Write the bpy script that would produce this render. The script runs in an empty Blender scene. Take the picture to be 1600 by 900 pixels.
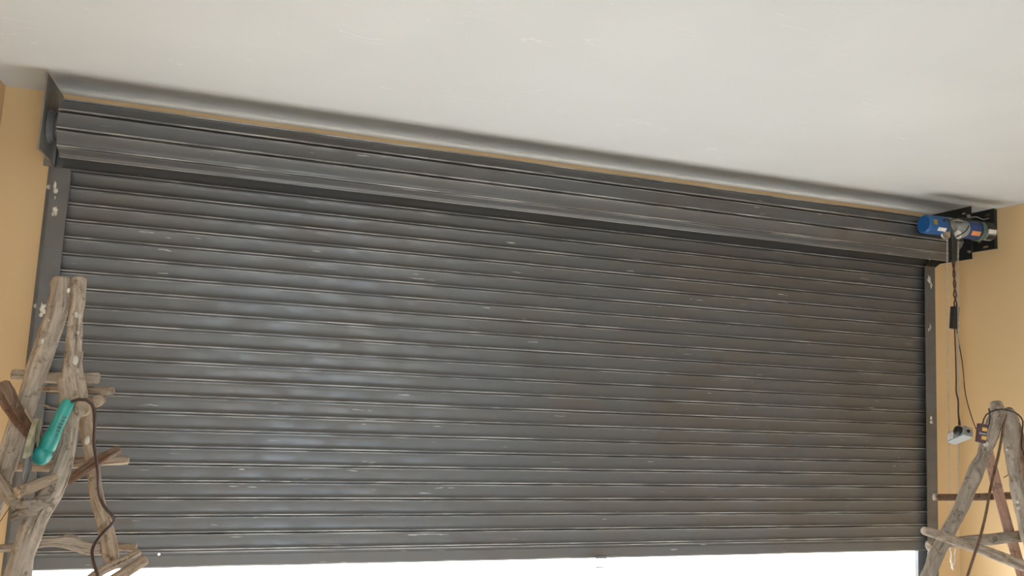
import bpy, bmesh, math, random
from mathutils import Vector, Matrix, noise
random.seed(7)
S = bpy.context.scene
COL = S.collection

# ------------------------------------------------------------------ camera
cam_d = bpy.data.cameras.new('camera')
cam = bpy.data.objects.new('camera', cam_d)
COL.objects.link(cam)
cam_d.sensor_width = 36.0
cam_d.lens = 28.4584
cam_d.clip_start = 0.05
cam.matrix_world = Matrix([[0.947948, -0.081757, -0.30775, 0.805407], [-0.314796, -0.095139, -0.944379, -4.035553], [0.047931, 0.992101, -0.115923, 1.6], [0.0, 0.0, 0.0, 1.0]])
S.camera = cam

# ------------------------------------------------------------------ light
world = bpy.data.worlds.new('sky')
S.world = world
world.use_nodes = True
wn = world.node_tree.nodes
bg = wn['Background']
bg.inputs[0].default_value = (0.73, 0.87, 1.0, 1)
bg.inputs[1].default_value = 3.2
sun_d = bpy.data.lights.new('sun', 'SUN')
sun_d.energy = 14.0
sun_d.angle = math.radians(0.6)
sun_d.color = (1.0, 0.96, 0.90)
sun = bpy.data.objects.new('sun', sun_d)
COL.objects.link(sun)
sun.rotation_euler = (math.radians(-58), math.radians(14), 0)   # comes down from the street side
S.view_settings.view_transform = 'Standard'
S.view_settings.look = 'None'
S.view_settings.gamma = 1.0
S.view_settings.use_curve_mapping = False
S.view_settings.exposure = 1.2

# ------------------------------------------------------------------ node helpers
class NT:
    def __init__(self, name):
        self.m = bpy.data.materials.new(name)
        self.m.use_nodes = True
        self.t = self.m.node_tree
        self.b = self.t.nodes['Principled BSDF']
    def n(self, typ, **kw):
        nd = self.t.nodes.new(typ)
        for k, v in kw.items():
            setattr(nd, k, v)
        return nd
    def put(self, sock, v):
        if isinstance(v, bpy.types.NodeSocket):
            self.t.links.new(v, sock)
        else:
            if hasattr(sock.default_value, '__len__') and len(sock.default_value) == 4 and len(v) == 3:
                v = (*v, 1)
            sock.default_value = v
    def math(self, op, a, b=0.0, c=None):
        nd = self.n('ShaderNodeMath', operation=op)
        self.put(nd.inputs[0], a); self.put(nd.inputs[1], b)
        if c is not None: self.put(nd.inputs[2], c)
        return nd.outputs[0]
    def ramp(self, v, lo, hi, a=0.0, b=1.0, smooth=True):
        nd = self.n('ShaderNodeMapRange')
        nd.interpolation_type = 'SMOOTHSTEP' if smooth else 'LINEAR'
        for i, q in enumerate((v, lo, hi, a, b)):
            self.put(nd.inputs[i], q)
        return nd.outputs[0]
    def noise(self, vec, scale, detail=2.0, rough=0.5, dist=0.0):
        nd = self.n('ShaderNodeTexNoise')
        if vec is not None: self.put(nd.inputs['Vector'], vec)
        nd.inputs['Scale'].default_value = scale
        nd.inputs['Detail'].default_value = detail
        nd.inputs['Roughness'].default_value = rough
        nd.inputs['Distortion'].default_value = dist
        return nd.outputs[0]
    def vmul(self, vec, s, off=(0, 0, 0)):
        nd = self.n('ShaderNodeMapping')
        self.put(nd.inputs[0], vec)
        nd.inputs[1].default_value = off
        nd.inputs[3].default_value = s
        return nd.outputs[0]
    def mix(self, f, a, b):
        nd = self.n('ShaderNodeMix', data_type='RGBA')
        self.put(nd.inputs[0], f)
        self.put(nd.inputs[6], a); self.put(nd.inputs[7], b)
        return nd.outputs[2]
    def pos(self):
        return self.n('ShaderNodeNewGeometry').outputs['Position']
    def obj(self):
        return self.n('ShaderNodeTexCoord').outputs['Object']
    def uv(self):
        return self.n('ShaderNodeTexCoord').outputs['UV']
    def xyz(self, v):
        nd = self.n('ShaderNodeSeparateXYZ'); self.put(nd.inputs[0], v)
        return nd.outputs
    def bump(self, h, strength=0.3, dist=0.01):
        nd = self.n('ShaderNodeBump')
        nd.inputs['Strength'].default_value = strength
        nd.inputs['Distance'].default_value = dist
        self.put(nd.inputs['Height'], h)
        self.put(self.b.inputs['Normal'], nd.outputs[0])
    def set(self, col=None, rough=None, metal=None, spec=None):
        if col is not None: self.put(self.b.inputs['Base Color'], col)
        if rough is not None: self.put(self.b.inputs['Roughness'], rough)
        if metal is not None: self.put(self.b.inputs['Metallic'], metal)
        if spec is not None: self.put(self.b.inputs['Specular IOR Level'], spec)

def plain(name, col, rough=0.5, metal=0.0, var=0.12, scale=40.0):
    t = NT(name)
    f = t.noise(t.obj(), scale, 3.0)
    d = tuple(max(0, c * (1 - var)) for c in col)
    l = tuple(min(1, c * (1 + var)) for c in col)
    t.set(t.mix(t.ramp(f, 0.3, 0.7), d, l), rough, metal)
    return t.m

def mat_ceiling():
    t = NT('white_ceiling_plaster')
    p = t.pos()
    tone = t.noise(p, 0.9, 3.0)
    c = t.mix(t.ramp(tone, 0.3, 0.7), (0.665, 0.675, 0.68), (0.715, 0.725, 0.73))
    # hairline trowel ridges, painted pale as if catching light, and pin holes
    vo = t.n('ShaderNodeTexVoronoi', feature='F1')
    t.put(vo.inputs['Vector'], t.vmul(p, (1, 1.0, 0)))
    vo.inputs['Scale'].default_value = 5.0
    hole = t.math('LESS_THAN', vo.outputs[0], 0.018)
    c = t.mix(t.math('MULTIPLY', hole, 0.35), c, (0.35, 0.30, 0.25))
    ln = t.noise(t.vmul(p, (1.2, 7.0, 1)), 2.0, 1.0, 0.4, 0.6)
    hair = t.math('LESS_THAN', t.math('ABSOLUTE', t.math('SUBTRACT', ln, 0.5)), 0.004)
    gate = t.math('GREATER_THAN', t.noise(t.vmul(p, (2.5, 2.5, 1)), 1.6, 1.0), 0.56)
    c = t.mix(t.math('MULTIPLY', t.math('MULTIPLY', hair, gate), 0.3), c, (0.9, 0.89, 0.86))
    t.set(c, 0.85, 0, 0.25)
    t.bump(t.noise(t.vmul(p, (2, 5, 1)), 6.0, 5.0, 0.6), 0.25, 0.006)
    return t.m

def mat_wall():
    t = NT('orange_tan_wall_paint')
    p = t.pos()
    a = t.noise(p, 1.6, 4.0)
    c = t.mix(t.ramp(a, 0.3, 0.7), (0.68, 0.475, 0.250), (0.72, 0.510, 0.275))
    vo = t.n('ShaderNodeTexVoronoi', feature='F1')
    t.put(vo.inputs['Vector'], p); vo.inputs['Scale'].default_value = 4.2
    c = t.mix(t.math('MULTIPLY', t.math('LESS_THAN', vo.outputs[0], 0.03), 0.5), c, (0.30, 0.19, 0.10))
    t.set(c, 0.42, 0, 0.5)
    t.bump(t.noise(p, 22.0, 4.0), 0.12, 0.004)
    return t.m

def mat_steel(name, base, brown, blue_rough=0.33, wear_glint=1.0, lip=True):
    t = NT(name)
    p = t.pos(); o = t.obj()
    big = t.noise(t.vmul(p, (1.0, 1.0, 2.2)), 1.7, 3.0, 0.55)
    c = t.mix(t.ramp(big, 0.38, 0.68), base, brown)
    mot = t.noise(t.vmul(p, (5, 5, 9)), 1.5, 4.0)
    c = t.mix(t.math('MULTIPLY', t.ramp(mot, 0.35, 0.75), 0.25), c, tuple(v * 0.7 for v in base))
    rust = t.noise(t.vmul(p, (2.0, 2.0, 3.0), (3, 5, 1)), 1.3, 3.0)
    c = t.mix(t.math('MULTIPLY', t.ramp(rust, 0.62, 0.78), 0.45), c, (0.075, 0.045, 0.028))
    # short horizontal chips down to bare metal
    s1 = t.noise(t.vmul(p, (6.0, 60.0, 75.0)), 1.0, 2.0, 0.6)
    ch = t.ramp(s1, 0.705, 0.73)
    gate = t.ramp(t.noise(p, 2.6, 2.0), 0.45, 0.62)
    f = t.math('MULTIPLY', ch, gate)
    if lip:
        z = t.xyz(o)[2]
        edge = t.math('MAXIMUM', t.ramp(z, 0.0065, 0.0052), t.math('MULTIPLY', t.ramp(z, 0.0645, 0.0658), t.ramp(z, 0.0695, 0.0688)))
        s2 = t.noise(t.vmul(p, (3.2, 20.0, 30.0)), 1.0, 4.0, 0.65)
        f = t.math('MAXIMUM', f, t.math('MULTIPLY', edge, t.ramp(s2, 0.40, 0.66, 0.16, 1.0)))  # lip lines: catch-light painted into the colour, stronger where paint is worn
    f = t.math('MULTIPLY', f, 0.85 * wear_glint)
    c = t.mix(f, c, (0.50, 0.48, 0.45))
    rg = t.ramp(mot, 0.3, 0.7, blue_rough, blue_rough + 0.16)
    t.set(c, rg, 0.2, 0.7)
    t.bump(t.noise(t.vmul(p, (2.2, 2.2, 6.0)), 2.0, 3.0), 0.10, 0.01)
    return t.m

def mat_bark(name, dark, light, splat=0.5, red=None):
    t = NT(name)
    uv = t.uv(); p = t.pos()
    g = t.noise(t.vmul(uv, (9.0, 9.0, 1)), 1.0, 7.0, 0.72, 0.6)
    c = t.mix(t.ramp(g, 0.28, 0.66), dark, light)
    b = t.noise(p, 7.0, 4.0, 0.6)
    c = t.mix(t.math('MULTIPLY', t.ramp(b, 0.45, 0.65), 0.6), c, red or tuple(v * 0.72 for v in light))
    crack = t.noise(t.vmul(uv, (20.0, 3.0, 1)), 1.0, 3.0, 0.6, 0.4)
    cr = t.ramp(crack, 0.64, 0.69)
    c = t.mix(t.math('MULTIPLY', cr, 0.75), c, tuple(v * 0.25 for v in dark))
    grime = t.noise(p, 26.0, 4.0, 0.7)
    c = t.mix(t.math('MULTIPLY', t.ramp(grime, 0.54, 0.66), 0.6), c, tuple(v * 0.4 for v in dark))
    sp = t.noise(t.vmul(p, (1, 1, 0.8)), 42.0, 3.0, 0.6)
    spl = t.math('MULTIPLY', t.ramp(sp, 0.69, 0.72), splat)
    c = t.mix(spl, c, (0.74, 0.70, 0.62))
    t.set(c, 0.82, 0, 0.25)
    t.bump(t.math('ADD', g, t.math('MULTIPLY', cr, -0.8)), 0.8, 0.010)
    return t.m

def mat_ground(name, a, b, rough=0.9):
    t = NT(name)
    p = t.pos()
    t.set(t.mix(t.ramp(t.noise(p, 1.3, 5.0), 0.3, 0.7), a, b), rough, 0, 0.3)
    t.bump(t.noise(p, 30.0, 4.0), 0.2, 0.01)
    return t.m

M = {}
M['ceiling'] = mat_ceiling()
M['wall'] = mat_wall()
M['floor'] = mat_ground('grey_cement_screed', (0.46, 0.455, 0.44), (0.55, 0.545, 0.53), 0.7)
M['ground'] = mat_ground('pale_sandy_yard', (0.64, 0.61, 0.56), (0.72, 0.69, 0.64))
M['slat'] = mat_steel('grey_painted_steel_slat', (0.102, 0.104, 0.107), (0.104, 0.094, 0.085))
M['guide'] = mat_steel('grey_painted_steel_rail', (0.12, 0.122, 0.124), (0.12, 0.11, 0.10), 0.45, 0.4, False)
M['plate'] = mat_steel('raw_steel_plate', (0.20, 0.19, 0.17), (0.17, 0.13, 0.10), 0.42, 0.2, False)
M['black'] = plain('black_painted_steel', (0.014, 0.016, 0.016), 0.5)
M['blackplastic'] = plain('black_rubber', (0.018, 0.017, 0.016), 0.55)
M['cablebrown'] = plain('dark_brown_cable', (0.06, 0.03, 0.022), 0.5)
M['blue'] = plain('blue_motor_paint', (0.008, 0.085, 0.26), 0.35, 0, 0.1)
M['darkblue'] = plain('dark_blue_motor_paint', (0.012, 0.045, 0.16), 0.4)
M['alu'] = plain('cast_aluminium', (0.30, 0.32, 0.31), 0.45, 0.4)
M['green'] = plain('grey_green_cast_flange', (0.10, 0.14, 0.13), 0.5, 0.2)
M['zinc'] = plain('galvanised_steel', (0.52, 0.51, 0.49), 0.3, 0.95)
M['white'] = plain('white_label', (0.72, 0.70, 0.64), 0.6)
M['orange'] = plain('orange_label', (0.72, 0.28, 0.10), 0.6)
M['sticker'] = plain('olive_sticker', (0.25, 0.20, 0.05), 0.6)
M['brass'] = plain('brown_shaft_cap', (0.13, 0.08, 0.05), 0.6)
M['greybox'] = plain('pale_grey_plastic', (0.29, 0.31, 0.315), 0.5, 0, 0.05)
M['plum'] = plain('plum_brown_plastic', (0.075, 0.035, 0.038), 0.5)
M['yellow'] = plain('amber_button', (0.75, 0.42, 0.10), 0.5)
M['teal'] = plain('teal_plastic', (0.03, 0.30, 0.255), 0.42, 0, 0.1)
M['cream'] = plain('worn_cream_guard', (0.52, 0.48, 0.34), 0.6, 0, 0.3)
M['disc'] = plain('dark_grey_grinding_disc', (0.13, 0.12, 0.12), 0.8, 0, 0.3)
M['rag'] = plain('dirty_grey_rag', (0.36, 0.33, 0.29), 0.95, 0, 0.4)
M['plaster'] = plain('white_plaster_lump', (0.60, 0.57, 0.50), 0.9, 0, 0.2)
M['bark'] = mat_bark('weathered_grey_wood', (0.20, 0.145, 0.10), (0.58, 0.48, 0.385))
M['bark2'] = mat_bark('pale_brown_wood', (0.22, 0.145, 0.09), (0.56, 0.43, 0.31), 0.3)
M['bark3'] = mat_bark('dark_red_bark', (0.09, 0.045, 0.025), (0.30, 0.20, 0.135), 0.2, (0.16, 0.07, 0.035))
M['bark4'] = mat_bark('grey_knotty_bark', (0.17, 0.13, 0.10), (0.46, 0.39, 0.32), 0.75)
M['board'] = mat_bark('reddish_sawn_board', (0.25, 0.14, 0.095), (0.42, 0.27, 0.205), 0.25, (0.36, 0.20, 0.14))

# ------------------------------------------------------------------ mesh helpers
def link(name, bm, mat, parent=None, smooth=False, kind=None, label=None):
    me = bpy.data.meshes.new(name)
    bmesh.ops.recalc_face_normals(bm, faces=bm.faces)
    if parent is not None:
        off = Vector(parent['base'])
        for v in bm.verts: v.co -= off
    for f in bm.faces: f.smooth = smooth
    bm.to_mesh(me); bm.free()
    me.materials.append(mat)
    o = bpy.data.objects.new(name, me)
    COL.objects.link(o)
    if parent is not None:
        r = parent
        o.parent = r
        o['base'] = list(off)
    if kind: o['kind'] = kind
    if label: o['label'] = label
    return o

def thing(name, label, cat, loc, group=None):
    o = bpy.data.objects.new(name, None)
    o.empty_display_size = 0.1
    COL.objects.link(o)
    o.location = loc
    o['base'] = list(loc)
    o['label'] = label; o['category'] = cat
    if group: o['group'] = group
    return o

def tag(o, label, cat, group=None):
    o['label'] = label; o['category'] = cat
    if group: o['group'] = group
    return o

def box(bm, x0, x1, y0, y1, z0, z1, mtx=None):
    vs = [bm.verts.new((x, y, z)) for x in (x0, x1) for y in (y0, y1) for z in (z0, z1)]
    for q in ((0, 1, 3, 2), (4, 6, 7, 5), (0, 4, 5, 1), (2, 3, 7, 6), (0, 2, 6, 4), (1, 5, 7, 3)):
        bm.faces.new([vs[i] for i in q])
    if mtx is not None:
        for v in vs: v.co = mtx @ v.co
    return vs

def bbox(bm, *a, bev=0.003, mtx=None, seg=2):
    b2 = bmesh.new(); box(b2, *a)
    bmesh.ops.bevel(b2, geom=list(b2.edges), offset=bev, segments=seg, profile=0.5, affect='EDGES')
    merge(bm, b2, mtx)

def merge(bm, b2, mtx=None):
    mp = {}
    for v in b2.verts:
        mp[v] = bm.verts.new(mtx @ v.co if mtx is not None else v.co)
    for f in b2.faces:
        bm.faces.new([mp[v] for v in f.verts])
    b2.free()

def catmull(pts, step):
    P = [Vector(p[:3]) for p in pts]; Rr = [p[3] for p in pts]
    out = []
    n = len(P)
    for i in range(n - 1):
        p0 = P[max(0, i - 1)]; p1 = P[i]; p2 = P[i + 1]; p3 = P[min(n - 1, i + 2)]
        k = max(1, int((p2 - p1).length / step))
        for j in range(k):
            t = j / k
            q = 0.5 * ((2 * p1) + (p2 - p0) * t + (2 * p0 - 5 * p1 + 4 * p2 - p3) * t * t + (3 * p1 - p0 - 3 * p2 + p3) * t ** 3)
            out.append((q, Rr[i] + (Rr[i + 1] - Rr[i]) * t))
    out.append((P[-1], Rr[-1]))
    return out

def sweep(bm, pts, seg=8, step=0.03, rough=0.0, seed=0.0, flat=None, cap=True, knots=()):
    """tube through (x, y, z, r) points; rough = bark irregularity; uv = (angle, length)"""
    path = catmull(pts, step)
    uvl = bm.loops.layers.uv.verify()
    n = len(path)
    tang = []
    for i in range(n):
        a = path[max(0, i - 1)][0]; b = path[min(n - 1, i + 1)][0]
        tang.append((b - a).normalized())
    ref = Vector((0, -1, 0.15)) if abs(tang[0].y) < 0.8 else Vector((0, 0, 1))
    u = (ref - tang[0] * ref.dot(tang[0])).normalized()
    rings = []; L = 0; Ls = []
    for i in range(n):
        if i: L += (path[i][0] - path[i - 1][0]).length
        Ls.append(L)
        u = (u - tang[i] * u.dot(tang[i])).normalized()
        w = tang[i].cross(u)
        ring = []
        for k in range(seg):
            th = 2 * math.pi * k / seg
            d = u * math.cos(th) + w * math.sin(th)
            r = path[i][1]
            if rough:
                q = path[i][0] + d * r
                r *= 1 + rough * (noise.noise(Vector((math.cos(th) * 1.1 + seed, math.sin(th) * 1.1, L * 9))) * 0.9
                                  + noise.noise(Vector((math.cos(th) * 2.5, math.sin(th) * 2.5 + seed, L * 30))) * 0.5)
                for kl, ka, kh in knots:
                    r += kh * math.exp(-((L - kl) / 0.022) ** 2) * max(0, math.cos(th - ka)) ** 3
            if flat:
                e = max(abs(math.cos(th)) / flat[0], abs(math.sin(th)) / flat[1])
                r = r / max(e, 1e-6) * 1.0
            ring.append(bm.verts.new(path[i][0] + d * r))
        rings.append(ring)
    for i in range(n - 1):
        for k in range(seg):
            f = bm.faces.new((rings[i][k], rings[i][(k + 1) % seg], rings[i + 1][(k + 1) % seg], rings[i + 1][k]))
            f.smooth = not flat
            for lp, (kk, ii) in zip(f.loops, ((k, i), (k + 1, i), (k + 1, i + 1), (k, i + 1))):
                lp[uvl].uv = (kk / seg + seed, Ls[ii] + seed * 3)
    if cap:
        for ring, c, sgn, r in ((rings[0], path[0][0], -1, path[0][1]), (rings[-1], path[-1][0], 1, path[-1][1])):
            t = tang[0] if sgn < 0 else tang[-1]
            inner = [bm.verts.new(c + (v.co - c) * 0.72 + t * sgn * r * (0.22 if rough else 0.1)) for v in ring]
            for k in range(seg):
                f = bm.faces.new((ring[k], ring[(k + 1) % seg], inner[(k + 1) % seg], inner[k]))
                for lp in f.loops: lp[uvl].uv = (seed, Ls[0])
            f = bm.faces.new(inner)
            for lp in f.loops: lp[uvl].uv = (lp.vert.co.x * 3 + seed, lp.vert.co.z * 3)

def link_tube(name, pts, mat, parent=None, to_floor=False, **kw):
    bm = bmesh.new()
    pts = [tuple(p) for p in pts]
    if to_floor:
        a, b = Vector(pts[-2][:3]), Vector(pts[-1][:3])
        if b.z > 0.02:
            d = (b - a).normalized()
            if d.z > -0.6:
                d = Vector((d.x * 0.5, d.y * 0.5, -1)).normalized()
            e = b + d * ((0.012 - b.z) / d.z)
            sp = (b - a).length * 1.4; tot = (e - b).length; run = sp
            while run < tot - sp * 0.5:
                q = b + d * run
                pts.append((q.x, q.y, q.z, pts[-1][3])); sp *= 1.4; run += sp
            pts.append((e.x, e.y, e.z, pts[-1][3] * 1.05))
    lab = kw.pop('label', None)
    sweep(bm, pts, **kw)
    if to_floor:
        for v in bm.verts:
            if v.co.z < 0.0: v.co.z = 0.0
    flat = kw.get('flat')
    me_smooth = not flat
    o = link(name, bm, mat, parent, smooth=False, label=lab)
    for f in o.data.polygons:
        f.use_smooth = (len(f.vertices) == 4) and me_smooth
    return o

def cyl(bm, c, axis, r0, r1, length, seg=20, bev=0.0):
    """cylinder/cone starting at c along axis, edges softened"""
    b2 = bmesh.new()
    prof = [(r0 - bev, 0), (r0, bev), (r1, length - bev), (r1 - bev, length)] if bev else [(r0, 0), (r1, length)]
    lathe(b2, prof, seg)
    q = Vector((0, 0, 1)).rotation_difference(Vector(axis).normalized()).to_matrix().to_4x4()
    merge(bm, b2, Matrix.Translation(c) @ q)

def lathe(bm, prof, seg=24, close=True):
    rings = []
    for r, z in prof:
        rings.append([bm.verts.new((r * math.cos(2 * math.pi * k / seg), r * math.sin(2 * math.pi * k / seg), z)) for k in range(seg)])
    for a, b in zip(rings, rings[1:]):
        for k in range(seg):
            bm.faces.new((a[k], a[(k + 1) % seg], b[(k + 1) % seg], b[k]))
    if close:
        bm.faces.new(rings[0][::-1]); bm.faces.new(rings[-1])

def blob(bm, c, r, sq=(1, 1, 1), seed=0.0, sub=2, amp=0.35):
    b2 = bmesh.new()
    bmesh.ops.create_icosphere(b2, subdivisions=sub, radius=1.0)
    for v in b2.verts:
        k = 1 + amp * noise.noise(v.co * 1.7 + Vector((seed, seed * 2, 0)))
        v.co = Vector((v.co.x * sq[0], v.co.y * sq[1], v.co.z * sq[2])) * (r * k)
    merge(bm, b2, Matrix.Translation(c))

# ------------------------------------------------------------------ the setting
XL, XR, YB, ZC, YW = -0.315, 5.195, -7.2, 2.823, 0.06
OX0, OX1, OZ1 = -0.03, 4.91, 2.583        # opening in the street wall
def struct(name, boxes, mat):
    bm = bmesh.new()
    for b in boxes: box(bm, *b)
    return link(name, bm, mat, kind='structure')
struct('floor', [(XL, XR, YB, 0.36, -0.12, 0.0)], M['floor'])
struct('ceiling', [(XL - 0.2, XR + 0.2, YB - 0.2, 0.28, ZC, ZC + 0.15)], M['ceiling'])
bm = bmesh.new()
box(bm, XL - 0.2, OX0, YW, 0.22, 0, ZC); box(bm, OX0, OX1, YW, 0.22, OZ1, ZC)
for v in box(bm, OX1, XR + 0.3, YW, 0.22, 0, ZC):          # splayed right jamb
    if v.co.y > 0.2 and v.co.x < 5.0: v.co.x += 0.3
link('wall_front', bm, M['wall'], kind='structure')
struct('wall_left', [(XL - 0.2, XL, YB - 0.2, YW, 0, ZC)], M['wall'])
struct('wall_right', [(XR, XR + 0.2, YB - 0.2, YW, 0, ZC)], M['wall'])
struct('wall_back', [(XL, 0.1, YB - 0.2, YB, 0, ZC), (0.1, 3.3, YB - 0.2, YB, 2.5, ZC), (3.3, XR, YB - 0.2, YB, 0, ZC)], M['wall'])
bm = bmesh.new()
box(bm, -40, 45, 0.36, 50, -0.2, -0.02)
link('ground', bm, M['ground'], kind='structure')
bm = bmesh.new()
box(bm, -40, 45, -50, YB, -0.2, -0.02)
link('ground', bm, M['ground'], kind='structure')

# ------------------------------------------------------------------ roller shutter
PITCH = 0.0762
Z1 = 2.45526                                  # height of the first joint seen under the coil
sh = thing('roller_shutter', 'wide grey steel roller shutter of horizontal slats, not fully lowered', 'shutter', (2.44, 0.0, Z1 - 23 * PITCH))
PROF = [(0.022, 0.0125), (-0.0030, 0.0105), (-0.0045, 0.0006), (-0.0085, 0.0005), (-0.0106, 0.0018), (-0.0110, 0.0046), (-0.0100, 0.0068), (-0.0062, 0.0115),
        (-0.0036, 0.0180), (-0.0028, 0.027), (-0.0026, 0.038), (-0.0029, 0.050), (-0.0038, 0.0610), (-0.0050, 0.0658), (-0.0044, 0.0684),
        (0.0005, 0.0690), (0.022, 0.0690), (0.022, 0.0886)]
def slat_mesh(x0, x1):
    me = bpy.data.meshes.new('slat')
    nx = 40
    V, Fc = [], []
    for i in range(nx + 1):
        x = x0 + (x1 - x0) * i / nx
        for j, (y, z) in enumerate(PROF):
            w = 0.0009 * noise.noise(Vector((x * 1.7, j * 0.15, 3.0)))
            V.append((x, y + w, z + 0.0005 * noise.noise(Vector((x * 2.3, 5.0, 1.0)))))
    m = len(PROF)
    for i in range(nx):
        for j in range(m - 1):
            a = i * m + j
            Fc.append((a, a + m, a + m + 1, a + 1))
    me.from_pydata(V, [], Fc)
    me.polygons.foreach_set('use_smooth', [True] * len(Fc))
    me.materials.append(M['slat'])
    me.set_sharp_from_angle(angle=math.radians(40))
    me.update()
    return me
base = Vector(sh['base'])
slat_me = slat_mesh(-0.035 - base.x, 4.911 - base.x)
def add_slat(me, y, z, rx):
    o = bpy.data.objects.new('slat', me)
    COL.objects.link(o)
    o.parent = sh
    o.location = (0, y, z - base.z)
    o.rotation_euler = (rx, 0, 0)
    return o
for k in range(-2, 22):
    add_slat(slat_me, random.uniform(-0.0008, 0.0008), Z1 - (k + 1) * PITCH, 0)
# the rolled-up part: ten slats wrapped round the drum
CY, CZ = -0.152, 2.607
AP = PITCH / 2 / math.tan(math.radians(18))
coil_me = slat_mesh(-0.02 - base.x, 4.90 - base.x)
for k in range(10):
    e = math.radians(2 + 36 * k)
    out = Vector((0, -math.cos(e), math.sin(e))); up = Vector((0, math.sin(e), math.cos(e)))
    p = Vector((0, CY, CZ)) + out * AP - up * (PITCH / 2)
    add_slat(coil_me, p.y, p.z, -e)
bm = bmesh.new()
cyl(bm, Vector((-0.07, CY, CZ)), (1, 0, 0), 0.055, 0.055, 5.05, 24)
link('drum', bm, M['guide'], sh, smooth=False)
# bottom bar with a drilled hole near its left end, a stiffening ridge and a pull handle
ZB = Z1 - 23 * PITCH
bm = bmesh.new()
hx, hz, hr = (0.5203, 0.7622, 0.004)
for a in ((-0.035, hx - hr, ZB, ZB + 0.072), (hx + hr, 4.910, ZB, ZB + 0.072),
          (hx - hr, hx + hr, ZB, hz - hr), (hx - hr, hx + hr, hz + hr, ZB + 0.072)):
    box(bm, a[0], a[1], -0.006, -0.002, a[2], a[3])
box(bm, -0.03, 4.91, -0.0085, -0.006, ZB + 0.052, ZB + 0.0545)
box(bm, -0.03, 4.91, -0.002, 0.026, ZB - 0.001, ZB + 0.003)
box(bm, -0.03, 4.91, -0.002, 0.013, ZB + 0.0685, ZB + 0.0765)
box(bm, -0.03, 4.91, -0.0075, -0.002, ZB + 0.066, ZB + 0.0705)
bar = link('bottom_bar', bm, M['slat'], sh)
bm = bmesh.new()
hx0, hx1 = (2.6588, 2.7106)
box(bm, hx0 - 0.004, hx1 + 0.006, -0.0095, -0.0061, ZB - 0.002, ZB + 0.010)
for x in (hx0, hx1 - 0.003): box(bm, x, x + 0.0025, -0.011, -0.008, ZB - 0.046, ZB + 0.004)
box(bm, hx0, hx1, -0.012, -0.007, ZB - 0.049, ZB - 0.043)
link('pull_handle', bm, M['guide'], sh)

# ------------------------------------------------------------------ guide rails
def guide(name, label, xi, xo, ztop, side):
    t = thing(name, label, 'guide rail', ((xi + xo) / 2, 0.0, 0.0))
    s = 1 if xo > xi else -1
    lo = lambda a, b: (min(a, b), max(a, b))
    bm = bmesh.new()
    box(bm, *lo(xi, xo), -0.043, -0.038, 0.0, ztop)
    box(bm, *lo(xo - s * 0.004, xo), -0.038, 0.038, 0.0, ztop)
    box(bm, *lo(xi, xo), 0.034, 0.0595, 0.0, 2.60)
    link('channel', bm, M['guide'], t)
    bm = bmesh.new()
    box(bm, *lo(xo - s * 0.004, xo + s * 0.036), 0.052, 0.0595, 0.0, 2.62)
    box(bm, *lo(xo - s * 0.004, xo + s * 0.001), 0.0381, 0.052, 0.0, 2.62)
    link('wall_flange', bm, M['guide'], t)
    return t
gl = guide('guide_rail', 'grey steel guide channel at the left end of the shutter, smeared with plaster', 0.008, -0.068, 2.452, -1)
gr = guide('guide_rail', 'tall grey steel guide channel at the right end of the shutter, under the motor', 4.838, 4.918, 2.455, 1)
for c in ((-0.0932, 0.0500, 2.3801), (-0.0889, 0.0500, 1.8375)):
    bm = bmesh.new()
    cyl(bm, Vector(c) + Vector((0, 0.004, 0)), (0, -1, 0), 0.011, 0.011, 0.004, 16, 0.001)
    cyl(bm, Vector(c), (0, -1, 0), 0.0075, 0.006, 0.006, 6)
    link('bolt', bm, M['plaster'], gl)
def smear(parent, pts, name='plaster_smear'):
    for i, (c, rx, rz) in enumerate(pts):
        bm = bmesh.new()
        blob(bm, Vector(c), 1.0, (rx, 0.0018, rz), i * 3.3 + rz * 100, 2, 0.9)
        link(name, bm, M['plaster'], parent, smooth=True)
smear(gl, [((-0.0494, -0.0440, 2.3708), .006, .022), ((-0.0446, -0.0440, 2.3482), .009, .012), ((-0.0439, -0.0440, 2.3163), .003, .008), ((-0.0387, -0.0440, 2.2648), .010, .012), ((-0.0441, -0.0440, 2.2440), .005, .012), ((-0.0344, -0.0440, 2.2479), .006, .010)])
smear(gl, [((-0.0438, -0.0440, 1.8227), .008, .022), ((-0.0303, -0.0440, 1.8124), .012, .012), ((-0.0459, -0.0440, 1.7945), .008, .010), ((-0.0351, -0.0440, 1.8346), .006, .008)])
bm = bmesh.new()
b0 = Vector((4.8574, -0.0430, 2.4391))
for i in range(5):
    a0, a1 = i * 0.22, (i + 1) * 0.22
    z0, z1 = 2.452 + 0.075 * math.sin(a0) , 2.452 + 0.075 * math.sin(a1)
    y0, y1 = 0.012 * i, 0.012 * (i + 1)
    vs = [bm.verts.new(v) for v in ((4.838 + 0.018 * i, -0.043 + y0 * 0.3, z0), (4.925 + 0.018 * i, -0.043 + y0 * 0.3, z0 - 0.004 * i), (4.925 + 0.018 * (i + 1), -0.043 + y1 * 0.3, z1 - 0.004 * i), (4.838 + 0.018 * (i + 1), -0.043 + y1 * 0.3, z1))]
    bm.faces.new(vs)
bmesh.ops.solidify(bm, geom=list(bm.faces), thickness=0.003)
link('bent_lip', bm, M['guide'], gr)
smear(gr, [((4.8687, -0.0460, 2.3703), .012, .022), ((4.8835, -0.0460, 2.3349), .008, .018)])
smear(gr, [((4.8718, -0.0460, 2.0710), .006, .018), ((4.8589, -0.0460, 2.0541), .005, .010)])
smear(gr, [((4.8708, -0.0460, 1.5074), .008, .012), ((4.8705, -0.0460, 1.4839), .010, .010)])

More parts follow.
